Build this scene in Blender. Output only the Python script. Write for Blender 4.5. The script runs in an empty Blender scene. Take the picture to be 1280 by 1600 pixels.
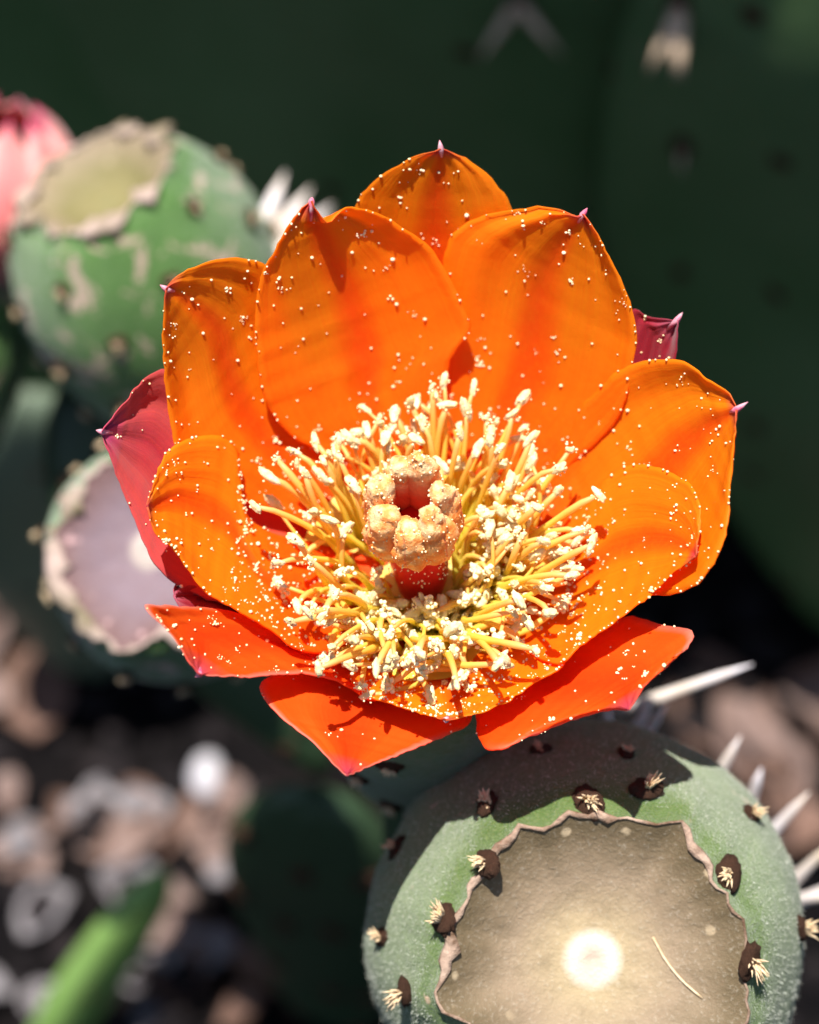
import bpy, math, random
import numpy as np
from mathutils import Vector, Matrix, noise
from mathutils.bvhtree import BVHTree

# ------------------------------------------------------------------ camera, sky, sun
# All layout below is in centimetres; CM turns it into metres.
CM = 0.01
random.seed(7)
rng = np.random.default_rng(7)
scene = bpy.context.scene
coll = scene.collection

F = Vector((0.0, 0.0, 28.0))                 # base of the open flower, 28 cm above the soil
ELEV = math.radians(50)                      # the camera looks down at the flower
CV = Vector((0, -math.cos(ELEV), math.sin(ELEV)))   # from flower to camera
CX = Vector((1, 0, 0))
CU = Vector((0, math.sin(ELEV), math.cos(ELEV)))
DIST = 22.0
FPX = 150.0 * DIST
CAM = F + CV * DIST - CX * 0.12 + CU * 0.70
cam_data = bpy.data.cameras.new('camera')
cam = bpy.data.objects.new('camera', cam_data)
coll.objects.link(cam)
rot = Matrix((CX, CU, CV)).transposed()
cam.matrix_world = Matrix.Translation(CAM * CM) @ rot.to_4x4()
cam_data.sensor_fit = 'VERTICAL'
cam_data.sensor_height = 24
cam_data.lens = 24 * FPX / 1600
cam_data.clip_start = 0.005
cam_data.clip_end = 100
cam_data.dof.use_dof = True
cam_data.dof.focus_distance = 20.7 * CM
cam_data.dof.aperture_fstop = 10.0
cam_data.dof.aperture_blades = 0
scene.camera = cam

SUN_TO = Vector((-0.10, 0.0, 1.0)).normalized()     # near noon, slightly behind the flower
sun_el = math.asin(SUN_TO.z)
sun_az = math.atan2(SUN_TO.x, SUN_TO.y)
world = bpy.data.worlds.new('World')
scene.world = world
world.use_nodes = True
wn = world.node_tree.nodes
sky = wn.new('ShaderNodeTexSky')
sky.sky_type = 'NISHITA'
sky.sun_disc = False
sky.sun_elevation = sun_el
sky.sun_rotation = sun_az
wn['Background'].inputs['Strength'].default_value = 0.06
world.node_tree.links.new(sky.outputs[0], wn['Background'].inputs['Color'])
sl = bpy.data.lights.new('sun', 'SUN')
sl.energy = 4.6
sl.angle = math.radians(0.53)
sl.color = (1.0, 0.96, 0.89)
so = bpy.data.objects.new('sun', sl)
coll.objects.link(so)
so.rotation_euler = SUN_TO.to_track_quat('Z', 'Y').to_euler()
scene.view_settings.view_transform = 'Standard'
scene.view_settings.look = 'None'
scene.view_settings.gamma = 1
scene.view_settings.exposure = 1.0
scene.view_settings.use_curve_mapping = False

# ------------------------------------------------------------------ helpers
def ray(px, py):
    return (CX * ((px - 640) / FPX) + CU * ((800 - py) / FPX) - CV)      # per unit of depth

def P(px, py, d):
    return CAM + ray(px, py) * d

def new_obj(name, me, mat=None, parent=None):
    o = bpy.data.objects.new(name, me)
    coll.objects.link(o)
    if me is not None and mat is not None and len(me.materials) == 0:
        me.materials.append(mat)
    if parent is not None:
        o.parent = parent
    return o

def mesh(name, verts, faces, smooth=True):
    """verts in cm"""
    me = bpy.data.meshes.new(name)
    v = np.asarray([tuple(p) for p in verts] if not isinstance(verts, np.ndarray) else verts, dtype=float) * CM
    me.from_pydata(v.tolist(), [], faces if isinstance(faces, list) else faces.tolist())
    if smooth:
        me.polygons.foreach_set('use_smooth', [True] * len(me.polygons))
    me.update()
    return me

def thing(name, label, cat, loc=None, group=None):
    o = bpy.data.objects.new(name, None)
    coll.objects.link(o)
    o.empty_display_size = 0.01
    if loc is not None:
        o.location = Vector(loc) * CM
    tag(o, label, cat, group)
    return o

def tag(o, label=None, cat=None, group=None, kind=None):
    if label: o['label'] = label
    if cat: o['category'] = cat
    if group: o['group'] = group
    if kind: o['kind'] = kind
    return o

def frame(z, hint=Vector((0, 0, 1))):
    z = Vector(z).normalized()
    if abs(z.dot(hint)) > 0.97:
        hint = Vector((1, 0, 0))
    x = hint.cross(z).normalized()
    y = z.cross(x)
    return x, y, z

def catmull(pts, n):
    p = np.array(pts, float)
    ext = np.vstack([2 * p[0] - p[1], p, 2 * p[-1] - p[-2]])
    out = []
    for i in range(len(p) - 1):
        a, b, c, d = ext[i:i + 4]
        for t in np.linspace(0, 1, 14, endpoint=False):
            out.append(0.5 * ((2 * b) + (-a + c) * t + (2 * a - 5 * b + 4 * c - d) * t * t + (-a + 3 * b - 3 * c + d) * t ** 3))
    out.append(p[-1])
    out = np.array(out)
    L = np.concatenate([[0], np.cumsum(np.linalg.norm(np.diff(out, axis=0), axis=1))])
    tt = np.linspace(0, L[-1], n)
    return np.stack([np.interp(tt, L, out[:, k]) for k in range(out.shape[1])], 1)

def tube(pts, radii, sides=7, cap=True, flat=1.0):
    pts = [Vector(p) for p in pts]
    V, Fc = [], []
    n = len(pts)
    t0 = (pts[1] - pts[0]).normalized()
    x, y, _ = frame(t0)
    for i, p in enumerate(pts):
        t = (pts[min(i + 1, n - 1)] - pts[max(i - 1, 0)]).normalized()
        x = (x - t * x.dot(t)).normalized()
        y = t.cross(x)
        for k in range(sides):
            a = 2 * math.pi * k / sides
            V.append(p + (x * math.cos(a) + y * math.sin(a) * flat) * radii[i])
    for i in range(n - 1):
        for k in range(sides):
            k2 = (k + 1) % sides
            Fc.append([i * sides + k, i * sides + k2, (i + 1) * sides + k2, (i + 1) * sides + k])
    if cap:
        Fc.append(list(range(sides))[::-1])
        Fc.append([(n - 1) * sides + k for k in range(sides)])
    return V, Fc

def join(parts):
    V, Fc = [], []
    for v, f in parts:
        o = len(V)
        V += list(v)
        Fc += [[i + o for i in q] for q in f]
    return V, Fc

def ico(sub=1):
    import bmesh
    bm = bmesh.new()
    bmesh.ops.create_icosphere(bm, subdivisions=sub, radius=1)
    v = np.array([p.co[:] for p in bm.verts])
    f = np.array([[q.index for q in g.verts] for g in bm.faces])
    bm.free()
    return v, f

# ------------------------------------------------------------------ materials
class NT:
    def __init__(self, name):
        self.m = bpy.data.materials.new(name)
        self.m.use_nodes = True
        self.t = self.m.node_tree
        self.n = self.t.nodes
        self.bsdf = self.n['Principled BSDF']
        self.out = self.n['Material Output']
    def node(self, typ, **kw):
        nd = self.n.new(typ)
        for k, v in kw.items():
            setattr(nd, k, v)
        return nd
    def link(self, a, b):
        self.t.links.new(a, b)
    def coord(self, scale=100.0, which='Object', vec=None):
        tc = self.node('ShaderNodeTexCoord')
        mp = self.node('ShaderNodeMapping')
        mp.inputs['Scale'].default_value = vec if vec else (scale,) * 3
        self.link(tc.outputs[which], mp.inputs['Vector'])
        return mp.outputs[0]
    def noise(self, co, scale, detail=4, rough=0.55, dist=0.0):
        nd = self.node('ShaderNodeTexNoise')
        nd.inputs['Scale'].default_value = scale
        nd.inputs['Detail'].default_value = detail
        nd.inputs['Roughness'].default_value = rough
        nd.inputs['Distortion'].default_value = dist
        self.link(co, nd.inputs['Vector'])
        return nd.outputs['Fac']
    def ramp(self, fac, stops, interp='LINEAR'):
        r = self.node('ShaderNodeValToRGB')
        r.color_ramp.interpolation = interp
        e = r.color_ramp.elements
        while len(e) < len(stops):
            e.new(0.5)
        for q, (p, c) in zip(e, stops):
            q.position = p
            q.color = (*c, 1) if not isinstance(c, (int, float)) else (c, c, c, 1)
        self.link(fac, r.inputs[0])
        return r.outputs[0]
    def mix(self, fac, a, b):
        m = self.node('ShaderNodeMix', data_type='RGBA')
        for s, v in ((0, fac), (6, a), (7, b)):
            if hasattr(v, 'is_output'):
                self.link(v, m.inputs[s])
            elif isinstance(v, (int, float)):
                m.inputs[s].default_value = v
            else:
                m.inputs[s].default_value = (*v, 1)
        return m.outputs[2]
    def math(self, op, a, b=0.0, clamp=False):
        m = self.node('ShaderNodeMath', operation=op, use_clamp=clamp)
        for s, v in ((0, a), (1, b)):
            if hasattr(v, 'is_output'):
                self.link(v, m.inputs[s])
            else:
                m.inputs[s].default_value = v
        return m.outputs[0]
    def bump(self, h, strength=0.4, dist=0.0003):
        b = self.node('ShaderNodeBump')
        b.inputs['Strength'].default_value = strength
        b.inputs['Distance'].default_value = dist
        self.link(h, b.inputs['Height'])
        self.link(b.outputs[0], self.bsdf.inputs['Normal'])
        return b.outputs[0]
    def set(self, **kw):
        for k, v in kw.items():
            k = k.replace('_', ' ')
            if hasattr(v, 'is_output'):
                self.link(v, self.bsdf.inputs[k])
            elif isinstance(v, (int, float)):
                self.bsdf.inputs[k].default_value = v
            else:
                self.bsdf.inputs[k].default_value = (*v, 1) if len(v) == 3 and 'Radius' not in k else v

def petal_mat(name, mid, base, edge, tip, trans=0.42, spread=0.10, tipstart=0.93, veil=0.0, margin=None):
    t = NT(name)
    uv = t.node('ShaderNodeUVMap')
    sep = t.node('ShaderNodeSeparateXYZ')
    t.link(uv.outputs[0], sep.inputs[0])
    mp = t.node('ShaderNodeMapping')
    mp.inputs['Scale'].default_value = (55, 3.2, 1)
    t.link(uv.outputs[0], mp.inputs['Vector'])
    co = t.coord(100)
    vein = t.noise(mp.outputs[0], 1.0, 4, 0.6, 0.4)
    patch = t.noise(co, 1.1, 3)
    cells = t.noise(co, 16, 3, 0.7)
    u = t.math('ABSOLUTE', t.math('SUBTRACT', sep.outputs['X'], 0.5))
    uw = t.math('ADD', u, t.math('MULTIPLY', t.math('SUBTRACT', patch, 0.5), 0.16))
    rib = t.ramp(uw, [(0.0, 1.0), (spread, 0.75), (spread * 2.6, 0.0)])
    sm = t.math('ADD', sep.outputs['Y'], t.math('MULTIPLY', t.math('SUBTRACT', patch, 0.5), 0.35))
    bs = t.ramp(sm, [(0.22, 1.0), (0.58, 0.0)])
    c = t.mix(t.math('MULTIPLY', rib, 0.85), edge, mid)
    c = t.mix(bs, c, base)
    c = t.mix(t.math('MULTIPLY', t.ramp(vein, [(0.35, 0.0), (0.7, 1.0)]), 0.22), c, base)
    c = t.mix(t.math('MULTIPLY', t.ramp(cells, [(0.45, 0.0), (0.75, 1.0)]), 0.22), c, edge)
    tp = t.math('MULTIPLY', t.ramp(sep.outputs['Y'], [(tipstart, 0.0), (0.985, 1.0)]), t.ramp(u, [(0.2, 1.0), (0.5, 0.5)]))
    c = t.mix(tp, c, tip)
    if margin:
        mg = t.math('MULTIPLY', t.ramp(t.math('ADD', u, t.math('MULTIPLY', patch, .04)), [(0.465, 0.0), (0.515, 1.0)]), t.ramp(sep.outputs['Y'], [(.45, 0.0), (.7, .8)]))
        c = t.mix(mg, c, margin)
    h = t.math('ADD', t.math('MULTIPLY', vein, 0.7), t.math('MULTIPLY', cells, 0.5))
    t.set(Base_Color=c, Roughness=0.42)
    t.bsdf.inputs['Specular IOR Level'].default_value = 0.25
    t.bsdf.inputs['Sheen Weight'].default_value = veil
    nrm = t.bump(h, 0.45, 0.00022)
    tr = t.node('ShaderNodeBsdfTranslucent')
    t.link(c, tr.inputs['Color'])
    mx = t.node('ShaderNodeMixShader')
    mx.inputs[0].default_value = trans
    t.link(t.bsdf.outputs[0], mx.inputs[1])
    t.link(tr.outputs[0], mx.inputs[2])
    t.link(mx.outputs[0], t.out.inputs['Surface'])
    return t.m

ORANGE = petal_mat('orange_petal', (0.96, 0.105, 0.006), (0.98, 0.110, 0.004), (0.99, 0.315, 0.008), (0.66, 0.06, 0.10), trans=0.58, spread=0.05)
ORANGE_OUT = petal_mat('outer_orange_petal', (0.93, 0.07, 0.008), (0.95, 0.07, 0.005), (0.96, 0.15, 0.012), (0.70, 0.10, 0.18), tipstart=0.86, trans=0.58, margin=(0.95, 0.36, 0.28))
CRIMSON = petal_mat('crimson_petal', (0.46, 0.020, 0.05), (0.80, 0.10, 0.02), (0.55, 0.070, 0.075), (0.50, 0.04, 0.18), trans=0.3, tipstart=0.88, veil=0.2)
MAROON = petal_mat('maroon_petal', (0.24, 0.006, 0.022), (0.40, 0.03, 0.02), (0.28, 0.012, 0.032), (0.45, 0.10, 0.16), trans=0.25, tipstart=0.90, veil=0.15)

def simple(name, col, rough=0.5, col2=None, nscale=6, spec=0.3, trans=0.0, bump=0.0, sss=0.0, sheen=0.0, coat=0.0):
    t = NT(name)
    co = t.coord(100)
    nz = t.noise(co, nscale, 4)
    c = t.mix(t.ramp(nz, [(0.35, 0.0), (0.65, 1.0)]), col, col2 if col2 else tuple(min(1, x * 1.25) for x in col))
    t.set(Base_Color=c, Roughness=rough)
    t.bsdf.inputs['Specular IOR Level'].default_value = spec
    t.bsdf.inputs['Sheen Weight'].default_value = sheen
    if bump:
        t.bump(t.noise(co, nscale * 3, 5, 0.65), bump, 0.0004)
    if sss:
        t.bsdf.inputs['Subsurface Weight'].default_value = sss
        t.bsdf.inputs['Subsurface Radius'].default_value = (1, 0.5, 0.2)
        t.bsdf.inputs['Subsurface Scale'].default_value = 0.0012
    if trans:
        tr = t.node('ShaderNodeBsdfTranslucent')
        t.link(c, tr.inputs['Color'])
        mx = t.node('ShaderNodeMixShader')
        mx.inputs[0].default_value = trans
        t.link(t.bsdf.outputs[0], mx.inputs[1])
        t.link(tr.outputs[0], mx.inputs[2])
        t.link(mx.outputs[0], t.out.inputs['Surface'])
    return t.m

def filament_mat():
    t = NT('stamen_filament')
    uv = t.node('ShaderNodeUVMap')
    sep = t.node('ShaderNodeSeparateXYZ')
    t.link(uv.outputs[0], sep.inputs[0])
    c = t.ramp(sep.outputs['Y'], [(0.0, (0.80, 0.78, 0.10)), (0.4, (0.95, 0.80, 0.12)), (0.75, (0.96, 0.68, 0.14)), (1.0, (0.96, 0.60, 0.26))])
    t.set(Base_Color=c, Roughness=0.4)
    tr = t.node('ShaderNodeBsdfTranslucent')
    t.link(c, tr.inputs['Color'])
    mx = t.node('ShaderNodeMixShader')
    mx.inputs[0].default_value = 0.5
    t.link(t.bsdf.outputs[0], mx.inputs[1])
    t.link(tr.outputs[0], mx.inputs[2])
    t.link(mx.outputs[0], t.out.inputs['Surface'])
    return t.m

FILAMENT = filament_mat()
ANTHER = simple('anther', (0.88, 0.70, 0.30), 0.7, (0.94, 0.84, 0.54), 14, 0.2, trans=0.15, bump=0.5)
POLLEN = simple('pollen', (0.88, 0.70, 0.34), 0.6, (0.93, 0.83, 0.55), 5, 0.3)
STYLE = simple('style', (0.72, 0.012, 0.014), 0.35, (0.80, 0.035, 0.02), 4, 0.4, trans=0.2)
def stigma_mat():
    t = NT('stigma')
    uv = t.node('ShaderNodeUVMap')
    sep = t.node('ShaderNodeSeparateXYZ')
    t.link(uv.outputs[0], sep.inputs[0])
    co = t.coord(100)
    inner = t.ramp(sep.outputs['X'], [(0.22, 0.0), (0.42, 1.0), (0.58, 1.0), (0.78, 0.0)])
    n1 = t.noise(co, 7, 5, 0.6)
    outer = t.ramp(n1, [(0.38, (0.90, 0.24, 0.03)), (0.52, (0.92, 0.36, 0.08)), (0.66, (0.93, 0.56, 0.22))])
    top = t.ramp(sep.outputs['Y'], [(0.55, 0.0), (0.85, 1.0)])
    c = t.mix(t.math('MULTIPLY', inner, t.ramp(sep.outputs['Y'], [(0.7, 1.0), (0.95, 0.1)])), outer, (0.86, 0.20, 0.07))
    c = t.mix(t.math('MULTIPLY', top, t.ramp(n1, [(0.42, 0.1), (0.62, 0.8)])), c, (0.90, 0.66, 0.36))
    t.set(Base_Color=c, Roughness=0.65)
    t.bump(t.noise(co, 30, 4, 0.7), 0.7, 0.0003)
    return t.m
STIGMA = stigma_mat()
SPINE = simple('spine', (0.72, 0.68, 0.72), 0.45, (0.62, 0.52, 0.42), 1.2, 0.4)
TIP = simple('petal_tip_spine', (0.70, 0.10, 0.22), 0.45, (0.75, 0.45, 0.50), 10, 0.3, trans=0.2)
AREOLE = simple('areole', (0.035, 0.016, 0.010), 0.85, (0.10, 0.05, 0.03), 20, 0.15, bump=0.8)
BRISTLE = simple('bristle', (0.52, 0.36, 0.19), 0.6, (0.72, 0.58, 0.40), 12, 0.3)

def fruit_mat(name, g1, g2, pale, cork, corkamt=0.62):
    t = NT(name)
    co = t.coord(100)
    n1 = t.noise(co, 0.8, 4)
    n2 = t.noise(co, 7, 5, 0.7)
    n3 = t.noise(co, 1.6, 5, 0.65, 0.6)
    grain = t.noise(co, 45, 3, 0.7)
    c = t.mix(t.ramp(n1, [(0.35, 0.0), (0.65, 1.0)]), g1, g2)
    c = t.mix(t.math('MULTIPLY', t.ramp(grain, [(0.48, 0.0), (0.66, 1.0)]), 0.55), c, pale)
    c = t.mix(t.math('MULTIPLY', t.ramp(t.noise(co, 20, 4, .7), [(0.5, 0.0), (0.7, 1.0)]), 0.4), c, tuple(x * .7 for x in g1))
    c = t.mix(t.math('MULTIPLY', t.ramp(n2, [(0.55, 0.0), (0.75, 1.0)]), 0.35), c, pale)
    c = t.mix(t.ramp(n3, [(corkamt, 0.0), (corkamt + 0.03, 1.0)]), c, cork)
    t.set(Base_Color=c, Roughness=0.55)
    t.bsdf.inputs['Sheen Weight'].default_value = 0.42
    t.bsdf.inputs['Sheen Roughness'].default_value = 0.4
    t.bsdf.inputs['Specular IOR Level'].default_value = 0.3
    t.bump(t.math('ADD', grain, t.math('MULTIPLY', n2, 1.5)), 0.8, 0.0004)
    return t.m
FRUIT = fruit_mat('fruit_skin', (0.058, 0.106, 0.017), (0.092, 0.158, 0.030), (0.20, 0.255, 0.10), (0.40, 0.27, 0.17), 0.655)
FRUIT2 = fruit_mat('scabby_fruit_skin', (0.042, 0.120, 0.018), (0.075, 0.180, 0.034), (0.17, 0.25, 0.11), (0.42, 0.31, 0.24), 0.56)

def scar_mat(name, inner, mid, outer, disc, core, discr):
    """UV = (cos, sin)*radius about the scar centre"""
    t = NT(name)
    uv = t.node('ShaderNodeUVMap')
    ln = t.node('ShaderNodeVectorMath', operation='LENGTH')
    t.link(uv.outputs[0], ln.inputs[0])
    co = t.coord(100)
    n1 = t.noise(co, 2.2, 5, 0.6)
    n2 = t.noise(co, 22, 4, 0.7)
    n3 = t.noise(co, 5, 5, 0.65)
    r = t.math('ADD', ln.outputs['Value'], t.math('MULTIPLY', t.math('SUBTRACT', n1, 0.5), 0.22))
    r2 = t.math('ADD', ln.outputs['Value'], t.math('MULTIPLY', t.math('SUBTRACT', n2, 0.5), 0.05))
    c = t.ramp(r, [(0.20, inner), (0.55, mid), (0.92, outer)])
    c = t.mix(t.math('MULTIPLY', t.ramp(n3, [(0.5, 0.0), (0.75, 1.0)]), 0.35), c, outer)
    c = t.mix(t.math('MULTIPLY', t.ramp(n2, [(0.55, 0.0), (0.75, 1.0)]), 0.35), c, disc)
    dm = t.ramp(r2, [(discr * 0.78, 1.0), (discr * 1.12, 0.0)])
    c = t.mix(dm, c, disc)
    c = t.mix(t.math('MULTIPLY', t.ramp(r2, [(0.04, 1.0), (discr * 0.6, 0.0)]), 0.6), c, core)
    vo = t.node('ShaderNodeTexVoronoi')
    vo.inputs['Scale'].default_value = 3.0
    t.link(co, vo.inputs['Vector'])
    blot = t.math('MULTIPLY', t.ramp(t.math('ADD', vo.outputs['Distance'], t.math('MULTIPLY', n3, .25)), [(0.26, 1.0), (0.33, 0.0)]), t.ramp(ln.outputs['Value'], [(0.62, 0.0), (0.85, 0.8)]))
    c = t.mix(blot, c, tuple(min(1, x * 3.2 + .08) for x in outer))
    t.set(Base_Color=c, Roughness=0.62)
    t.bsdf.inputs['Specular IOR Level'].default_value = 0.25
    t.bump(t.math('ADD', n2, n3), 0.6, 0.0003)
    return t.m
SCAR_TAN = scar_mat('tan_scar', (0.37, 0.285, 0.165), (0.27, 0.200, 0.130), (0.13, 0.095, 0.052), (0.55, 0.50, 0.41), (0.44, 0.29, 0.22), 0.20)
SCAR_GREEN = scar_mat('yellow_green_scar', (0.20, 0.175, 0.075), (0.165, 0.145, 0.06), (0.27, 0.21, 0.14), (0.20, 0.18, 0.08), (0.2, 0.18, 0.08), 0.12)
SCAR_LILAC = scar_mat('lilac_scar', (0.21, 0.150, 0.175), (0.185, 0.13, 0.155), (0.15, 0.085, 0.085), (0.44, 0.37, 0.33), (0.44, 0.36, 0.33), 0.22)
COLLAR = simple('torn_collar', (0.12, 0.065, 0.035), 0.6, (0.46, 0.33, 0.25), 4, 0.3, bump=1.0)
COLLAR2 = simple('dry_collar', (0.14, 0.115, 0.06), 0.6, (0.40, 0.30, 0.26), 1.1, 0.3, bump=0.6)

def pad_mat(name, a, b, cork=(0.2, 0.17, 0.13)):
    t = NT(name)
    co = t.coord(100)
    n1 = t.noise(co, 0.16, 4)
    n2 = t.noise(co, 2.5, 5, 0.65)
    n3 = t.noise(co, 0.5, 5, 0.7, 0.5)
    c = t.mix(t.ramp(n1, [(0.35, 0.0), (0.65, 1.0)]), a, b)
    c = t.mix(t.ramp(n3, [(0.66, 0.0), (0.72, 0.8)]), c, cork)
    t.set(Base_Color=c, Roughness=0.5)
    t.bump(n2, 0.4, 0.0006)
    return t.m
PAD = pad_mat('shade_dark_pad_skin', (0.022, 0.045, 0.020), (0.036, 0.068, 0.030), (.07, .06, .05))  # skin of the near pads, darkened in colour to read as shade
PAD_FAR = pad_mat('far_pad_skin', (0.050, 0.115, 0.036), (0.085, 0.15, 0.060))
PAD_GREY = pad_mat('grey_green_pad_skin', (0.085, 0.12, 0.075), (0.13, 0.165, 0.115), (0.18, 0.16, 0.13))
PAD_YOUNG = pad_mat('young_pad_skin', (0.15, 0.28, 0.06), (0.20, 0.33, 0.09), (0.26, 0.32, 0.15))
PINK = petal_mat('pink_petal', (0.82, 0.20, 0.20), (0.78, 0.16, 0.14), (0.88, 0.40, 0.38), (0.6, 0.03, 0.14), trans=0.3, veil=0.4)
LEAFS = [simple('dry_leaf', (0.17, 0.108, 0.09), 0.7, (0.26, 0.185, 0.165), 1.2, 0.2, trans=0.15, bump=0.5),
         simple('brown_dry_leaf', (0.12, 0.068, 0.05), 0.7, (0.20, 0.12, 0.095), 1.2, 0.2, trans=0.15, bump=0.5),
         simple('grey_dry_leaf', (0.17, 0.155, 0.165), 0.7, (0.25, 0.23, 0.245), 1.2, 0.2, trans=0.1, bump=0.5)]
def soil_mat():
    t = NT('soil')
    co = t.coord(100)
    n1 = t.noise(co, 0.25, 5, 0.65)
    n2 = t.noise(co, 3, 6, 0.7)
    c = t.ramp(n1, [(0.35, (0.003, 0.003, 0.004)), (0.65, (0.010, 0.008, 0.008))])  # near-black soil colour stands in for the shade between the pads
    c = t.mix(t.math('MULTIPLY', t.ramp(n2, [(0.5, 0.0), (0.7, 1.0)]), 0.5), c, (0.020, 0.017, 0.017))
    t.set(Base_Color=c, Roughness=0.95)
    t.bsdf.inputs['Specular IOR Level'].default_value = 0.05
    t.bump(n2, 0.9, 0.003)
    return t.m
SOIL = soil_mat()
STONE = simple('shade_dark_stone', (0.008, 0.007, 0.008), 0.9, (0.026, 0.021, 0.022), 1.5, 0.06, bump=0.6)  # gravel darkened with the soil, ground shade put into its colour

# ------------------------------------------------------------------ ground
def fbm(x, y, z=0.0, s=1.0, o=3):
    return noise.fractal(Vector((x * s, y * s, z)), 1.0, 2.0, o)

gv, gf = [], []
near = np.linspace(-60, 60, 81)
xs = np.concatenate([[-4000, -800, -200], near, [200, 800, 4000]])
for j, y in enumerate(xs):
    for i, x in enumerate(xs):
        gv.append((x, y + 20, 0.8 * fbm(x, y, 0, 0.09) if abs(x) <= 60 and abs(y) <= 60 else 0))
n = len(xs)
for j in range(n - 1):
    for i in range(n - 1):
        gf.append([j * n + i, j * n + i + 1, (j + 1) * n + i + 1, (j + 1) * n + i])
ground = new_obj('ground', mesh('ground', gv, gf), SOIL)
ground['kind'] = 'structure'
def gz(x, y):
    return 0.8 * fbm(x, y - 20, 0, 0.09)

iv1, if1 = ico(1)
iv2, if2 = ico(2)
iv3, if3 = ico(3)
def scatter(vs, fs, centres, scales, rots=None, jit=0.0):
    V = []; Fs = []
    k = len(vs)
    for i, (c, s) in enumerate(zip(centres, scales)):
        v = vs * np.asarray(s)
        if jit:
            v = v * (1 + rng.normal(0, jit, (k, 1)))
        if rots is not None:
            v = v @ rots[i].T
        V.append(v + np.asarray(c))
        Fs.append(fs + i * k)
    return np.vstack(V), np.vstack(Fs)
def rrot():
    q, _ = np.linalg.qr(rng.normal(size=(3, 3)))
    return q

cs, ss, rr = [], [], []
for i in range(3200):
    x = rng.uniform(-34, 34); y = rng.uniform(-18, 52)
    s = abs(rng.normal(0.35, 0.22)) + 0.12
    cs.append((x, y, gz(x, y) + s * 0.25)); ss.append((s, s * rng.uniform(.6, 1), s * rng.uniform(.4, .8))); rr.append(rrot())
v, f = scatter(iv1, if1, cs, ss, rr, 0.12)
g = new_obj('gravel', mesh('gravel', v, f, False), STONE)
tag(g, 'crumbs of soil and gravel coloured dark like shade, covering the ground', 'gravel', kind='stuff')

# ------------------------------------------------------------------ pads
def pad_mesh(c, w, h, th, R, U, N, seed=0.0, nu=56, nv=36, bend=0.0, taper=0.35):
    V, Fc = [], []
    for j in range(nv + 1):
        ph = -math.pi / 2 + math.pi * j / nv
        t = math.sin(ph)
        rad = math.cos(ph)
        wid = 1.0 - taper * (0.5 - 0.5 * t) ** 1.4
        for i in range(nu):
            a = 2 * math.pi * i / nu
            sx = math.copysign(abs(math.cos(a)) ** 0.9, math.cos(a))
            sz = math.copysign(abs(math.sin(a)) ** 0.8, math.sin(a))
            x = sx * rad * wid * w / 2
            y = t * h / 2
            z = sz * (rad ** 0.6) * th / 2 * (1.1 - 0.25 * t)
            nz = noise.noise(Vector((x * 0.25, y * 0.25, seed)))
            z += bend * (x / w * 2) ** 2 + nz * th * 0.18
            k = 1 + 0.05 * noise.noise(Vector((math.cos(a) * 1.5, t * 2, seed + 5)))
            V.append(c + R * x * k + U * y * k + N * z)
    for j in range(nv):
        for i in range(nu):
            i2 = (i + 1) % nu
            Fc.append([j * nu + i, j * nu + i2, (j + 1) * nu + i2, (j + 1) * nu + i])
    return V, Fc

tuft_meshes, areole_meshes, spine_meshes = [], [], []
for q in range(4):
    parts = []
    for k in range(34):
        a = random.gauss(0, 1.1); lean = random.uniform(0.0, 0.7)
        d = Vector((math.cos(a) * lean, math.sin(a) * lean, 1)).normalized()
        b = Vector((math.cos(a), math.sin(a), 0)) * random.uniform(0, 0.22)
        L = random.uniform(0.4, 1.0)
        parts.append(tube([b, b + d * L * 0.5, b + d * L], [0.085, 0.07, 0.012], 4))
    v, f = join(parts)
    me = mesh('bristle_tuft', v, f); me.materials.append(BRISTLE); tuft_meshes.append(me)
    v = iv3.copy()
    sc = np.array([1 + 0.30 * noise.fractal(Vector(p * 2.4) + Vector((q * 7, 0, 0)), 1, 2, 3) for p in v])
    v = v * sc[:, None] * np.array([1.15, 0.8, 0.45])
    me = mesh('areole', v, if3); me.materials.append(AREOLE); areole_meshes.append(me)
for q in range(3):
    parts_v, parts_f = tube([(0, 0, 0), (0.02 * q, 0, .25), (0.05 * q, 0.01, .6), (0.07 * q, 0.02, 1)], [0.036, 0.034, 0.024, 0.003], 8)
    me = mesh('spine', parts_v, parts_f); me.materials.append(SPINE); spine_meshes.append(me)

def place(me, name, pos, direction, scale, parent, spin=None, hint=Vector((0, 0, 1)), mat_=None):
    """scale: number or triple; parent matrix must be identity-rotation empties at known places"""
    if mat_:
        me = far_spine
    o = bpy.data.objects.new(name, me)
    coll.objects.link(o)
    x, y, z = frame(direction, hint)
    m = Matrix((x, y, z)).transposed()
    if spin is None:
        spin = random.uniform(0, 6.28)
    m = m @ Matrix.Rotation(spin, 3, 'Z')
    s = scale if isinstance(scale, (tuple, list)) else (scale,) * 3
    M = Matrix.Translation(Vector(pos) * CM) @ m.to_4x4() @ Matrix.Diagonal((*s, 1))
    o.parent = parent
    o.matrix_parent_inverse = Matrix.Identity(4)
    o.matrix_basis = inv_world(parent) @ M
    return o

def inv_world(p):
    M = p.matrix_basis.copy()
    q = p.parent
    while q is not None:
        M = q.matrix_basis @ M
        q = q.parent
    return M.inverted()

def rebase(me, root_loc):
    """shift mesh (built in world cm) so that it can hang under an Empty at root_loc"""
    me.transform(Matrix.Translation(-Vector(root_loc) * CM))
    return me

def bvh_of(V, Fc):
    return BVHTree.FromPolygons([Vector(p) for p in V], Fc)

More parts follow.
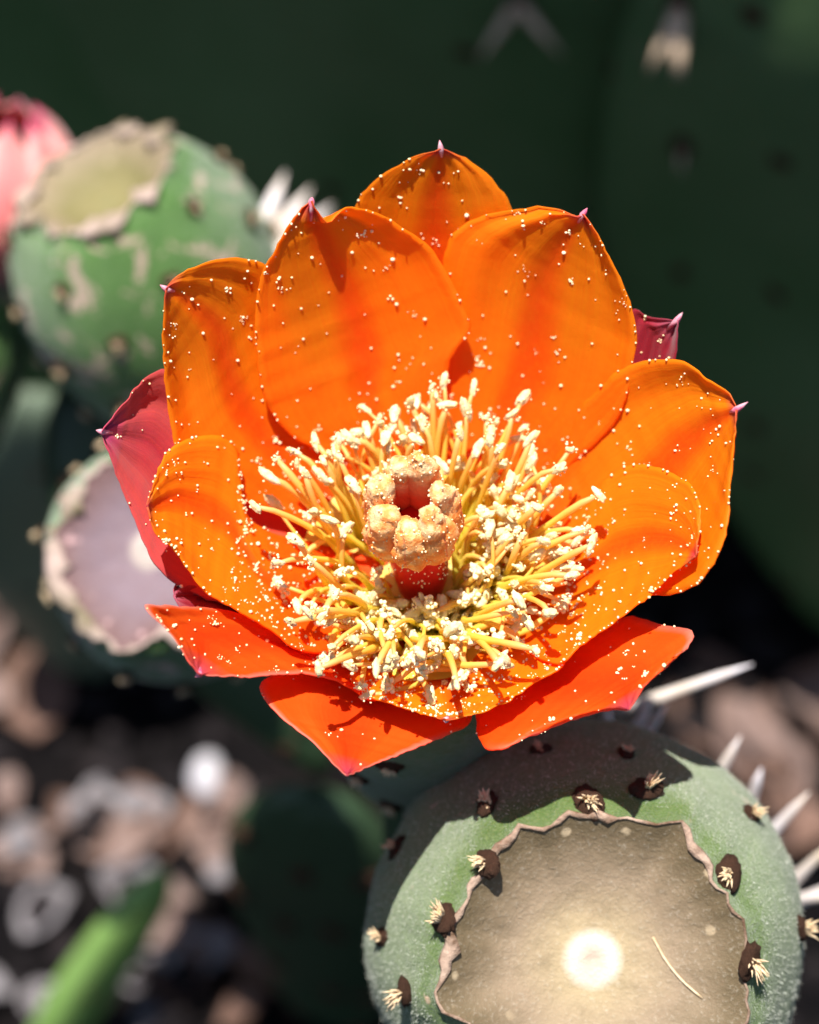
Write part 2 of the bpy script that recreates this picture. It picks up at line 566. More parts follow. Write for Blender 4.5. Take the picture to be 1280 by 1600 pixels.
def areole(parent, pos, nrm, size, tuft=True, tdir=None, tlen=1.0):
    o = place(random.choice(areole_meshes), 'areole', pos, nrm, size, parent)
    if tuft:
        d = Vector(tdir) if tdir is not None else Vector(nrm)
        place(random.choice(tuft_meshes), 'bristle_tuft', Vector(pos) + Vector(nrm) * size * 0.25, d, (size * random.uniform(1.0, 1.6), size * random.uniform(1.0, 1.6), size * tlen * random.uniform(.6, 1.15)), o)
    return o

def make_pad(label, c, w, h, th, R, U, mat, n_areole=24, seed=0.0, spines=2, slen=2.2, group='prickly pear pads', taper=0.35, arsize=0.28, camera_side=True):
    U = Vector(U).normalized(); R = Vector(R); R = (R - U * R.dot(U)).normalized(); N = R.cross(U)
    if N.dot(CV) < 0:
        N = -N
    c = Vector(c)
    V, Fc = pad_mesh(c, w, h, th, R, U, N, seed, taper=taper)
    base = c - U * h / 2
    root = thing('cactus_pad', label, 'cactus pad', base, group)
    new_obj('pad_body', rebase(mesh('pad_body', V, Fc), base), mat, root)
    bv = bvh_of(V, Fc)
    k = 0
    rows = int(math.sqrt(n_areole) + 1)
    for j in range(rows):
        for i in range(rows):
            x = ((i + 0.5 + 0.5 * (j % 2)) / rows - 0.5) * w * 1.0
            y = ((j + 0.5) / rows - 0.5) * h * 0.95
            x += random.uniform(-.06, .06) * w; y += random.uniform(-.03, .03) * h
            hit = bv.ray_cast(c + R * x + U * y + N * (th * 3 + 5), -N)
            if hit[0] is None:
                continue
            nn = hit[1] if hit[1].dot(N) > 0 else -hit[1]
            ar = areole(root, hit[0], nn, arsize, False)
            for q in range(spines):
                d = (nn + Vector((random.uniform(-.8, .8), random.uniform(-.4, .4), random.uniform(-.8, .6)))).normalized()
                L = random.uniform(0.5, 1.1) * slen
                place(random.choice(spine_meshes), 'spine', hit[0], d, (L * 0.8, L * 0.8, L), ar)
            k += 1
    return root, bv, base

# far shaded pads that close the background
Zup = Vector((0, 0, 1))
def ground_at(px, py):
    r = ray(px, py)
    d = -CAM.z / r.z
    return CAM + r * d
far = []
far_spine = spine_meshes[0].copy()
far_spine.materials.clear()
far_spine.materials.append(simple('old_spine', (.50, .36, .25), .6, (.62, .48, .36), 1.0, .2))
# (label, foot pixel, width, height, thick, lean to camera, turn)
for (label, fp, w, h, th, lean, turn, seed, tp) in [
    ('huge dark green pad in shade behind the scabby green fruit', (330, 640), 44, 62, 4.0, 0.10, 0.10, 1.3, 0.3),
    ('wide dark pad in shade behind the notched upper orange petals', (960, 720), 40, 56, 4.0, 0.14, -0.12, 4.1, 0.3),
    ('smaller dark pad in deep shade beside the dry twig', (1420, 980), 22, 30, 3.2, 0.16, -0.35, 7.7, 0.35),
]:
    foot = ground_at(*fp)
    U = Vector((0, -lean, 1)).normalized()
    R = Vector((math.cos(turn), math.sin(turn), 0))
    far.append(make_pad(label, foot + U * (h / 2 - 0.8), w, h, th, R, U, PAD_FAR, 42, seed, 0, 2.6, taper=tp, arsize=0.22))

# the few pale spines and tufts that show on those far pads
for (px, py, dirs, L) in [(808, 2, [(-60, 75), (55, 42)], 1.5), (1062, 8, [(6, 60), (-14, 52), (18, 50)], 1.5), (1066, 230, [(2, 12)], .6)]:
    best = None
    for root_, bv_, base_ in far:
        hit = bv_.ray_cast(CAM, ray(px, py).normalized())
        if hit[0] is not None and (best is None or hit[3] < best[0]):
            best = (hit[3], hit[0], hit[1] if hit[1].dot(CV) > 0 else -hit[1], root_)
    if best:
        ar = areole(best[3], best[1], best[2], .3, False)
        for (dx, dy) in dirs:
            d = (CX * dx - CU * dy).normalized() + best[2] * .55
            place(random.choice(spine_meshes), 'spine', best[1], d, (L * 2.6, L * 2.6, L), ar, mat_='far')

# ------------------------------------------------------------------ mother pad under the flower
A = (CU * math.sin(math.radians(30)) + CV * math.cos(math.radians(30))).normalized()   # axis of the flower
B = (CU * math.cos(math.radians(30)) - CV * math.sin(math.radians(30))).normalized()   # away from the camera
ov_end = F - A * 4.2
mp_top = ov_end + Vector((0.35, 0.35, 0.2))
mU = Vector((-0.26, 0.10, 1)).normalized()
mR = Vector((1, 0.10, 0))
mh = (mp_top.z + 0.6) / mU.z
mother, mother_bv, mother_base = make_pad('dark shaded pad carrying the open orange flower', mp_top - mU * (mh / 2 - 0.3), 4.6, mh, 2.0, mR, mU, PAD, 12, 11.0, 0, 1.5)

# ------------------------------------------------------------------ flower
flower = thing('cactus_flower', 'open orange prickly pear flower dusted with pollen', 'flower', F)
def FL(r, az, h):
    return F + CX * (r * math.cos(az)) + B * (r * math.sin(az)) + A * h

RK = np.array([0, .5, 1.0, 1.6, 2.1, 2.6, 3.0, 3.4])
HB = np.array([-.05, 0, .10, .45, .98, 1.85, 2.95, 4.3])
HF = np.array([-.05, 0, .10, .40, .85, 1.36, 1.80, 2.24])
import bisect
# rounded profile: smooth through the knots
RKL = [0.05 * k for k in range(81)]
def _smooth(K):
    a = [float(np.interp(r, RK, K)) if r <= 3.4 else float(K[-1] + (r - 3.4) * (K[-1] - K[-2]) / .4) for r in RKL]
    for _ in range(14):
        a = [a[0]] + [.25 * a[k - 1] + .5 * a[k] + .25 * a[k + 1] for k in range(1, 80)] + [a[-1]]
    return a
HBL, HFL, RN = _smooth(HB), _smooth(HF), 81
def Hcup(r, saz, dl, r0, so_):
    rr = max(0.0, r - dl)
    lim = min(rr, r0)
    i = min(RN - 2, bisect.bisect_right(RKL, lim) - 1)
    f_ = (lim - RKL[i]) / (RKL[i + 1] - RKL[i])
    def ev(K):
        return K[i] + (K[i + 1] - K[i]) * f_
    w = 0.5 - 0.5 * saz
    w = w * w * (3 - 2 * w)
    hh = ev(HBL) * (1 - w) + ev(HFL) * w
    if rr > r0:
        hh += (rr - r0) * so_
    return hh - 0.35 * dl

def cup_hit(px, py, dl, r0, so_):
    rd = ray(px, py)
    def g(d):
        q = CAM + rd * d - F
        x, b, h = q.dot(CX), q.dot(B), q.dot(A)
        r = math.hypot(x, b)
        return h - Hcup(r, b / max(r, 1e-6), dl, r0, so_)
    lo = 12.0
    d = lo
    while d < 30:
        d2 = d + 0.25
        if g(d2) < 0:
            a, b_ = d, d2
            for _ in range(26):
                m = 0.5 * (a + b_)
                if g(m) < 0: b_ = m
                else: a = m
            return 0.5 * (a + b_)
        d = d2
    return 24.0

NS, NU = 72, 28
petal_grids = []
def petal(Lp, Rp, tip, dl=0.0, r0=9.0, so_=1.0, cup=0.15, mat=None, ripple=0.085, seed=0.0, spine=None, label=None, pollen=1.0, crease=0.05, edge=2.2):
    L = catmull(list(Lp) + [tip], NS)
    R = catmull(list(Rp) + [tip], NS)
    # tiny natural roughness of the margin
    for E in (L, R):
        for i in range(NS - 1):
            k = min(1, i / 16)
            fq = random.gauss(0, .45) * k
            E[i, 0] += fq; E[i, 1] += fq
            E[i, 0] += k * edge * noise.noise(Vector((E[i, 0] * 0.06, E[i, 1] * 0.06, seed)))
            E[i, 1] += k * edge * noise.noise(Vector((E[i, 0] * 0.06, E[i, 1] * 0.06, seed + 9)))
    px = np.zeros((NS, NU)); py = np.zeros((NS, NU)); D = np.zeros((NS, NU))
    for i in range(NS):
        for j in range(NU):
            u = j / (NU - 1)
            x = L[i, 0] * (1 - u) + R[i, 0] * u
            y = L[i, 1] * (1 - u) + R[i, 1] * u
            px[i, j], py[i, j] = x, y
            D[i, j] = cup_hit(x, y, dl, r0, so_)
    for _ in range(10):       # soften the joint between cup and lip
        E = D.copy()
        E[1:-1, :] = 0.5 * D[1:-1, :] + 0.25 * (D[2:, :] + D[:-2, :])
        E[:, 1:-1] = 0.5 * E[:, 1:-1] + 0.25 * (E[:, 2:] + E[:, :-2])
        D = E
    pts = np.zeros((NS, NU, 3))
    for i in range(NS):
        s = i / (NS - 1)
        for j in range(NU):
            u = j / (NU - 1)
            q = 2 * u - 1
            fade = math.sin(math.pi * min(1, s * 1.02)) ** 0.5 if s < 1 else 0
            d = D[i, j] - cup * q * q * s * fade
            d += crease * math.exp(-(q / 0.13) ** 2) * min(1, s * 2) * fade
            wv = noise.noise(Vector((u * 3.2, s * 1.6, seed))) * 1.2 + noise.noise(Vector((u * 9, s * 3.5, seed + 3))) * 0.45
            d += ripple * wv * (0.25 + s) * (0.5 + 0.9 * abs(q))
            d += 0.010 * noise.noise(Vector((u * 34, s * 3, seed + 7))) * min(1, s * 2)
            pts[i, j] = P(px[i, j], py[i, j], d)
    du = np.gradient(pts, axis=1); ds = np.gradient(pts, axis=0)
    nr = np.cross(du, ds)
    ln = np.linalg.norm(nr, axis=2, keepdims=True)
    nr = nr / np.maximum(ln, 1e-9)
    toc = np.array(CAM) - pts
    toc /= np.linalg.norm(toc, axis=2, keepdims=True)
    if (nr * toc).sum() < 0:
        nr = -nr
    bad = ln[..., 0] < 1e-6
    nr[bad] = toc[bad]
    S = np.linspace(0, 1, NS)[:, None]
    thick = (0.045 * (1 - S) ** 2 + 0.011)[..., None] * np.ones((NS, NU, 1))
    back = pts - nr * thick
    V = np.vstack([pts.reshape(-1, 3), back.reshape(-1, 3)])
    K = NS * NU
    Fc = []; 
    for i in range(NS - 1):
        for j in range(NU - 1):
            a, b, c, d = i * NU + j, i * NU + j + 1, (i + 1) * NU + j + 1, (i + 1) * NU + j
            Fc.append([a, b, c, d]); Fc.append([K + d, K + c, K + b, K + a])
    loop = [j for j in range(NU)] + [i * NU + NU - 1 for i in range(1, NS)] + [(NS - 1) * NU + j for j in range(NU - 2, -1, -1)] + [i * NU for i in range(NS - 2, 0, -1)]
    for a, b in zip(loop, loop[1:] + loop[:1]):
        Fc.append([b, a, K + a, K + b])
    me = mesh('petal', V, Fc)
    uvl = me.uv_layers.new(name='UVMap')
    uvc = np.array([(j / (NU - 1), i / (NS - 1)) for i in range(NS) for j in range(NU)] * 2)
    idx = np.zeros(len(me.loops), dtype=np.int32)
    me.loops.foreach_get('vertex_index', idx)
    uvl.data.foreach_set('uv', uvc[idx].astype(np.float32).ravel())
    import bmesh
    bm = bmesh.new(); bm.from_mesh(me)
    bmesh.ops.recalc_face_normals(bm, faces=bm.faces)
    bm.to_mesh(me); bm.free()
    o = new_obj('petal', rebase(me, F), mat or ORANGE, flower)
    if label: o['label'] = label
    petal_grids.append((pts, nr, pollen))
    if spine is not None:
        t0 = Vector(pts[NS - 1, NU // 2])
        dtip = cup_hit(*tip, dl, r0, so_)
        t1 = P(spine[0], spine[1], D[NS - 1, NU // 2])
        b0 = Vector(pts[NS - 5, NU // 2])
        v, f = tube([b0, t0, t0.lerp(t1, .5), t1], [0.012, 0.034, 0.022, 0.003], 7)
        new_obj('tip_point', rebase(mesh('tip_point', v, f), F), TIP, o)
    return o

# every petal: margin from base to tip on either side, as seen, laid on the bowl of the flower
petal([(620,880),(570,700),(540,500),(538,380),(556,320),(580,287),(620,259),(655,244),(678,238)],
      [(690,880),(760,700),(810,500),(820,400),(800,325),(778,290),(748,260),(720,243),(702,236)],
      (689,233), dl=.30, cup=-.10, seed=1, spine=(687,219))
petal([(650,880),(665,700),(680,520),(690,420),(706,369),(729,350),(762,336),(804,328),(846,324),(876,329),(898,338)],
      [(710,880),(850,760),(960,660),(990,560),(993,520),(985,477),(968,434),(949,397),(931,362),(920,346)],
      (911,335), dl=.14, cup=.05, seed=2, spine=(918,325))
petal([(600,890),(450,810),(330,760),(285,720),(268,660),(260,600),(255,520),(258,465)],
      [(630,870),(540,740),(480,600),(440,480),(425,425),(400,408),(352,404),(310,416),(280,431),(266,443)],
      (260,452), dl=.16, cup=.12, seed=4, spine=(250,445))
petal([(620,890),(560,770),(510,710),(462,685),(419,633),(403,560),(400,490),(410,430),(425,400),(445,365),(465,335),(479,320)],
      [(680,880),(690,700),(699,580),(720,537),(734,513),(722,475),(707,445),(672,388),(637,362),(594,336),(560,326),(537,326),(516,350),(503,340),(493,324)],
      (487,314), dl=.0, cup=.16, seed=3, spine=(488,308))
petal([(690,870),(850,720),(950,580),(985,486),(1010,495),(1040,500),(1053,501)],
      [(710,890),(950,750),(1040,640),(1055,562),(1058,530),(1059,508)],
      (1058,500), dl=.45, cup=.05, mat=MAROON, seed=5, spine=(1067,488), label='dark maroon outer petal with a pale pointed tip', pollen=.3)
petal([(600,930),(450,960),(340,940),(277,912),(244,882),(230,855),(215,820),(190,760),(172,710),(163,690)],
      [(600,880),(450,760),(350,640),(262,578),(215,605),(195,632),(172,656)],
      (160,675), dl=.42, r0=2.7, so_=1.1, cup=.10, mat=CRIMSON, seed=6, spine=(150,672), label='crimson pink outer petal with a magenta tip', pollen=.3)
petal([(600,960),(450,1010),(340,990),(290,960)],
      [(600,920),(450,930),(330,890),(280,908)],
      (272,932), dl=.40, r0=2.6, so_=.8, cup=.05, mat=MAROON, seed=7, label='dark red petal in shade', pollen=.1)
petal([(690,890),(830,880),(940,920),(1031,929),(1079,917),(1104,894),(1127,855),(1137,816),(1140,779),(1145,737),(1149,697),(1150,665)],
      [(690,870),(800,780),(870,710),(885,690),(905,641),(919,622),(944,599),(967,577),(1009,564),(1054,562),(1079,571),(1101,590),(1132,609),(1145,625)],
      (1151,640), dl=.16, cup=.22, seed=8, spine=(1169,628))
petal([(680,980),(720,1060),(742,1110),(746,1150),(765,1170),(800,1164),(880,1131),(940,1113),(965,1110)],
      [(740,950),(870,1000),(940,975),(985,963),(1040,977),(1075,982),(1084,992),(1070,1015),(1040,1045),(1010,1072),(994,1094)],
      (983,1109), dl=.34, r0=2.7, so_=.55, cup=-.22, mat=ORANGE_OUT, seed=9, pollen=.35, label='reflexed deep orange petal with pink margin')
petal([(630,990),(560,1050),(470,1045),(410,1064),(412,1088),(440,1120),(490,1160),(525,1196)],
      [(690,990),(720,1060),(735,1105),(731,1130),(680,1155),(600,1188),(558,1206)],
      (543,1212), dl=.42, r0=2.6, so_=.35, cup=-.15, mat=ORANGE_OUT, seed=10, pollen=.15, label='reflexed red orange petal with pink pointed tip')
petal([(610,950),(480,1010),(400,965),(330,950),(280,947),(240,944),(226,946),(245,968),(262,985),(280,1010),(297,1037)],
      [(640,970),(620,1050),(585,1092),(560,1077),(520,1060),(470,1051),(400,1056),(350,1056),(328,1056)],
      (312,1054), dl=.18, r0=2.7, so_=.7, cup=.25, mat=ORANGE_OUT, seed=11, pollen=.6, spine=(305,1058))
petal([(630,960),(560,1040),(548,1062),(580,1088),(610,1098),(640,1108),(672,1118)],
      [(720,950),(830,970),(864,984),(881,1034),(860,1052),(830,1069),(790,1096),(750,1112),(718,1121)],
      (697,1125), dl=.06, cup=.15, seed=12, pollen=3.0, spine=(696,1130))
petal([(610,940),(540,1010),(469,1014),(431,987),(375,954),(326,927),(300,897),(270,856),(245,836),(236,815)],
      [(620,880),(500,850),(420,830),(385,800),(376,740),(369,699),(345,681),(311,682),(281,691),(259,710),(244,740),(234,772)],
      (230,792), dl=.0, cup=.12, seed=13, pollen=2.2)
petal([(700,930),(800,1000),(868,1036),(900,1012),(940,985),(980,957),(1020,928),(1051,897),(1076,880)],
      [(700,880),(830,860),(900,800),(935,760),(964,737),(990,725),(1031,731),(1054,742),(1079,757),(1093,790),(1095,815),(1092,850)],
      (1087,869), dl=.0, cup=.12, seed=14, pollen=2.0)

# receptacle: ovary under the petals
prof = [(-4.6, .75), (-4.0, 1.0), (-3.0, 1.25), (-2.0, 1.45), (-1.2, 1.5), (-.7, 1.25), (-.45, .9), (-.3, .5), (-.24, .02)]
V, Fc = [], []
ns = 40
for (h, r) in prof:
    for k in range(ns):
        a = 2 * math.pi * k / ns
        V.append(FL(r * (1 + .04 * noise.noise(Vector((math.cos(a) * 2, math.sin(a) * 2, h)))), a, h))
for i in range(len(prof) - 1):
    for k in range(ns):
        k2 = (k + 1) % ns
        Fc.append([i * ns + k, i * ns + k2, (i + 1) * ns + k2, (i + 1) * ns + k])
new_obj('ovary', rebase(mesh('ovary', V, Fc), F), FRUIT, flower)
ovbv = bvh_of(V, Fc)
for h, n0 in ((-3.6, 5), (-2.5, 6), (-1.5, 7)):
    for k in range(n0):
        a = 2 * math.pi * (k + .5 * (h < -3)) / n0
        o_ = FL(4, a, h); dr = (FL(0, a, h) - o_).normalized()
        hit = ovbv.ray_cast(o_, dr)
        if hit[0] is not None:
            areole(flower, hit[0], -dr, 0.14, True)

# yellow nectar floor inside the ring of stamens
V, Fc = [], []
for i in range(10):
    r = .02 + 1.25 * i / 9
    for k in range(36):
        a = 2 * math.pi * k / 36
        V.append(FL(r, a, -.03 + .04 * (r > .3) * noise.noise(Vector((r * 5, a * 3, 1))) + max(0, Hcup(r, math.sin(a), 0, 9, 1)) * .9 + .02))
for i in range(9):
    for k in range(36):
        k2 = (k + 1) % 36
        Fc.append([i * 36 + k, i * 36 + k2, (i + 1) * 36 + k2, (i + 1) * 36 + k])
new_obj('nectar_floor', rebase(mesh('nectar_floor', V, Fc), F), simple('nectar_floor', (0.70, 0.54, 0.08), .4, (0.74, 0.36, 0.05), 2.5, .4), flower)
# style and stigma
pr = [(0.0, .27), (.3, .30), (.7, .31), (1.0, .29), (1.15, .25), (1.25, .18), (1.28, .02)]
V, Fc = [], []
lean = lambda h: CX * (-0.055 * h) + B * (-0.02 * h)
for (h, r) in pr:
    for k in range(20):
        a = 2 * math.pi * k / 20
        V.append(FL(r * (1 + .05 * math.sin(5 * a)), a, h) + lean(h))
for i in range(len(pr) - 1):
    for k in range(20):
        k2 = (k + 1) % 20
        Fc.append([i * 20 + k, i * 20 + k2, (i + 1) * 20 + k2, (i + 1) * 20 + k])
style = new_obj('style', rebase(mesh('style', V, Fc), F), STYLE, flower)
stigma_pts = []
# azimuth, reach, top height, thickness
for (az, rr_, ht, th) in [(-98, .31, 1.64, .18), (-48, .32, 1.80, .185), (-150, .33, 1.70, .19), (2, .32, 1.88, .165), (160, .34, 1.86, .18), (112, .31, 1.97, .165), (70, .27, 2.12, .18)]:
    a = math.radians(az)
    pts = [FL(.12, a, 0.98) + lean(1.0), FL(rr_ * .88, a, 1.06) + lean(1.1), FL(rr_ * 1.06, a, 1.26) + lean(1.3), FL(rr_ * 1.04, a, 1.5) + lean(1.5), FL(rr_ * .84, a, ht - .08) + lean(1.8), FL(rr_ * .66, a, ht + .04) + lean(1.9)]
    path = catmull([tuple(p) for p in pts], 36)
    ns = 30
    V, Fc, UV = [], [], []
    radial = (FL(1, a, 0) - F).normalized()
    for i, p in enumerate(path):
        t = i / 35
        tg = Vector(path[min(i + 1, 35)] - path[max(i - 1, 0)]).normalized()
        x = (radial - tg * radial.dot(tg)).normalized(); y = tg.cross(x)
        rad = th * (0.75 + 0.3 * math.sin(math.pi * min(1, t * 1.1))) * (math.sqrt(max(0.0, 1 - max(0, (t - .82) / .18) ** 2)) if t > .82 else 1)
        for k in range(ns):
            b = 2 * math.pi * k / ns
            q = Vector(p) + x * math.cos(b) * rad * .85 + y * math.sin(b) * rad
            outer = 0.5 + 0.5 * math.cos(b)
            crust = (.12 + .9 * outer) if t < .8 else 1.0
            dn = 0.045 * noise.fractal(q * 4.2, 1, 2, 3) * crust + 0.030 * noise.noise(q * 15) * crust + .022 * noise.noise(q * 27) * crust
            q = q + (x * math.cos(b) + y * math.sin(b)) * dn * (1 if rad > .02 else 0)
            V.append(q); UV.append((k / ns, t))
            if rad > .05 and (outer > 0.45 or t > .8):
                stigma_pts.append((q, (x * math.cos(b) + y * math.sin(b) + (tg if t > .85 else Vector())).normalized()))
    for i in range(35):
        for k in range(ns):
            k2 = (k + 1) % ns
            Fc.append([i * ns + k, i * ns + k2, (i + 1) * ns + k2, (i + 1) * ns + k])
    me = mesh('stigma_lobe', V, Fc)
    uvl = me.uv_layers.new(name='UVMap')
    for lp in me.loops:
        uvl.data[lp.index].uv = UV[lp.vertex_index]
    new_obj('stigma_lobe', rebase(me, F), STIGMA, style)

# stamens
anther_meshes = []
for q in range(6):
    v = iv3.copy()
    sc = np.array([1 + .30 * noise.fractal(Vector(p * 1.6) + Vector((q * 11, 3, 0)), 1, 2, 3) for p in v])
    v = v * sc[:, None] * np.array([.047, .040, .108])
    me = mesh('anther', v, if3); me.materials.append(ANTHER); anther_meshes.append(me)

anther_pos = []
def stamen(tip, base, bulge, rad, twist=0.0):
    tip, base = Vector(tip), Vector(base)
    ax = (tip - base)
    side = ax.cross(A).normalized() if ax.cross(A).length > 1e-4 else CX
    p1 = base.lerp(tip, .35) + A * bulge + side * twist
    p2 = base.lerp(tip, .75) + A * bulge * .75 + side * twist * .6
    path = catmull([tuple(base), tuple(p1), tuple(p2), tuple(tip)], 9)
    rd = [rad * (1.05 - .2 * k / 8) * random.uniform(.86, 1.14) for k in range(9)]
    rd[-1] *= .7
    v, f = tube(path, rd, 7)
    me = mesh('filament', v, f)
    uvl = me.uv_layers.new(name='UVMap')
    for lp in me.loops:
        uvl.data[lp.index].uv = (0.5, (lp.vertex_index // 7) / 8)
    o = new_obj('stamen', rebase(me, F), FILAMENT, flower)
    d = Vector(path[-1] - path[-2]).normalized()
    ad = (d + Vector((random.uniform(-1, 1), random.uniform(-1, 1), random.uniform(-1, 1))) * 0.9).normalized()
    place(random.choice(anther_meshes), 'anther', tip, ad, random.uniform(.6, 1.2), o)
    anther_pos.append(tip)

def unproj_h(px, py, h):
    """point on the plane at height h of the flower"""
    r = ray(px, py)
    d = (h - (CAM - F).dot(A)) / r.dot(A)
    return CAM + r * d

Z1 = [(690,70),(650,95),(785,95),(945,130),(825,195),(580,145),(530,180),(485,210),(970,260),(440,230),(385,260),(345,310),(275,270),
      (205,300),(150,325),(125,380),(80,478),(210,585),(1095,295),(1060,355),(910,180),(1190,440),(1055,430),(1150,555),(1165,600),(1100,700),
      (1030,820),(985,940),(865,985),(730,1050),(250,820),(195,850),(285,1000),(400,910),(530,965),(610,950),(700,150),(620,205),(760,165),
      (870,290),(800,290),(740,240),(510,290),(420,250),(300,330),(240,370),(320,520),(270,495),(990,480),(1010,590),(940,575),(1120,680),
      (1020,740),(960,850),(930,780),(470,1000),(330,930),(260,650),(340,760),(300,820),(560,260),(600,260),(840,250),(880,340),(350,260),(215,340)]
def wall_limit(p):
    q = p - F
    x, b = q.dot(CX), q.dot(B)
    r = math.hypot(x, b)
    return Hcup(r, b / max(r, 1e-6), 0, 9, 1)
for (zx, zy) in Z1:
    px, py = 360 + zx * .4844, 560 + zy * .4844
    h = random.uniform(1.05, 1.3)
    tip = unproj_h(px, py, h)
    need = wall_limit(tip) + 0.14
    if need > h:
        for _ in range(6):
            h = max(h, wall_limit(tip) + 0.14)
            tip = unproj_h(px, py, h)
    q = tip - F
    az = math.atan2(q.dot(B), q.dot(CX)) + random.uniform(-.12, .12)
    rb = random.uniform(.62, .95)
    base = FL(rb, az, 0.02)
    stamen(tip, base, random.uniform(.12, .3), random.uniform(.028, .040), random.gauss(0, .12))
n_in = 228
for k in range(n_in):
    az = random.uniform(0, 2 * math.pi)
    if random.random() < .45:
        az = random.uniform(-2.6, .5)
    back = math.sin(az)
    r = random.uniform(.62, 1.62)
    if back > .55:
        r = random.uniform(.8, 1.7)
    h = random.uniform(.5, 1.05) + .12 * back
    # those in front of the style stay short so that the red style shows
    if back < -.5 and r < 1.05:
        h = random.uniform(.22, .30 + .35 * max(0, r - .6))
    if k < 40:
        az = random.uniform(-2.75, -.3); r = random.uniform(.50, .78); h = random.uniform(.30, .54)
    rb = random.uniform(.36, .60) if r < .9 else random.uniform(.45, .9)
    az_b = az + random.gauss(0, .28)
    stamen(FL(r, az, h), FL(rb, az_b, 0.0), random.uniform(.0, .26) if h > .45 else .03, random.uniform(.022, .037), random.gauss(0, .17))

# pollen
cs, ss = [], []
def grain(p, s):
    cs.append(tuple(p)); ss.append((s * random.uniform(.8, 1.2), s * random.uniform(.8, 1.2), s * random.uniform(.8, 1.2)))
for (pts, nr, dens) in petal_grids:
    cnt = int(135 * dens)
    for _ in range(cnt):
        s = random.random() ** 1.15 * .93
        u = random.random()
        if dens > 1.5 and random.random() < .4:
            s = random.uniform(.2, .6)
        i = 1 + s * (NS - 3); j = u * (NU - 2)
        i0, j0 = int(i), int(j); a, b = i - i0, j - j0
        def bil(G):
            return (G[i0, j0] * (1 - a) * (1 - b) + G[i0 + 1, j0] * a * (1 - b) + G[i0, j0 + 1] * (1 - a) * b + G[i0 + 1, j0 + 1] * a * b)
        p = Vector(bil(pts)); nn = Vector(bil(nr)).normalized()
        k = 1
        sz = min(.026, .006 + abs(random.gauss(0, .0065)))
        if random.random() < .16:
            k = random.randint(3, 7)
        tx, ty, _ = frame(nn)
        for q in range(k):
            off = (tx * random.gauss(0, .026) + ty * random.gauss(0, .026)) if q else Vector()
            grain(p + off + nn * sz * .6, sz if not q else sz * random.uniform(.6, 1.1))
    # grains along the margin
    for _ in range(int(26 * min(2.2, dens))):
        i = random.randint(NS // 3, NS - 3); j = random.choice((0, NU - 1))
        sz = random.uniform(.005, .017)
        grain(Vector(pts[i, j]) + Vector(nr[i, j]) * sz * .5, sz)
for p in anther_pos:
    for _ in range(8):
        d = Vector((random.gauss(0, 1), random.gauss(0, 1), random.gauss(0, 1))).normalized()
        grain(p + d * random.uniform(.03, .085), random.uniform(.006, .017))
for _ in range(900):
    p, nn = random.choice(stigma_pts)
    sz = random.choice((.004, .005, .006, .008, .013)) * random.uniform(.8, 1.2)
    grain(p + nn * sz * .5, sz)
for _ in range(170):          # crumbs of shed pollen between the filaments
    a = random.uniform(0, 6.28) if random.random() < .5 else random.uniform(-2.2, .6)
    r = random.uniform(.55, 1.6); h = random.uniform(.25, .95)
    c0 = FL(r, a, max(h, Hcup(r, math.sin(a), 0, 9, 1) + .03))
    near_a = min(anther_pos, key=lambda q: (q - c0).length_squared)
    c0 = near_a + (c0 - near_a) * .25
    for q in range(random.randint(3, 8)):
        grain(c0 + Vector((random.gauss(0, .03), random.gauss(0, .03), random.gauss(0, .03))), random.uniform(.014, .034))
for _ in range(60):
    a = random.uniform(-2.6, -.4); h = random.uniform(.5, 1.0)
    grain(FL(.36, a, h) + lean(h), random.uniform(.006, .012))
v, f = scatter(iv1, if1, cs, ss)
po = new_obj('pollen_grains', rebase(mesh('pollen_grains', v, f), F), POLLEN, flower)
po['kind'] = 'stuff'

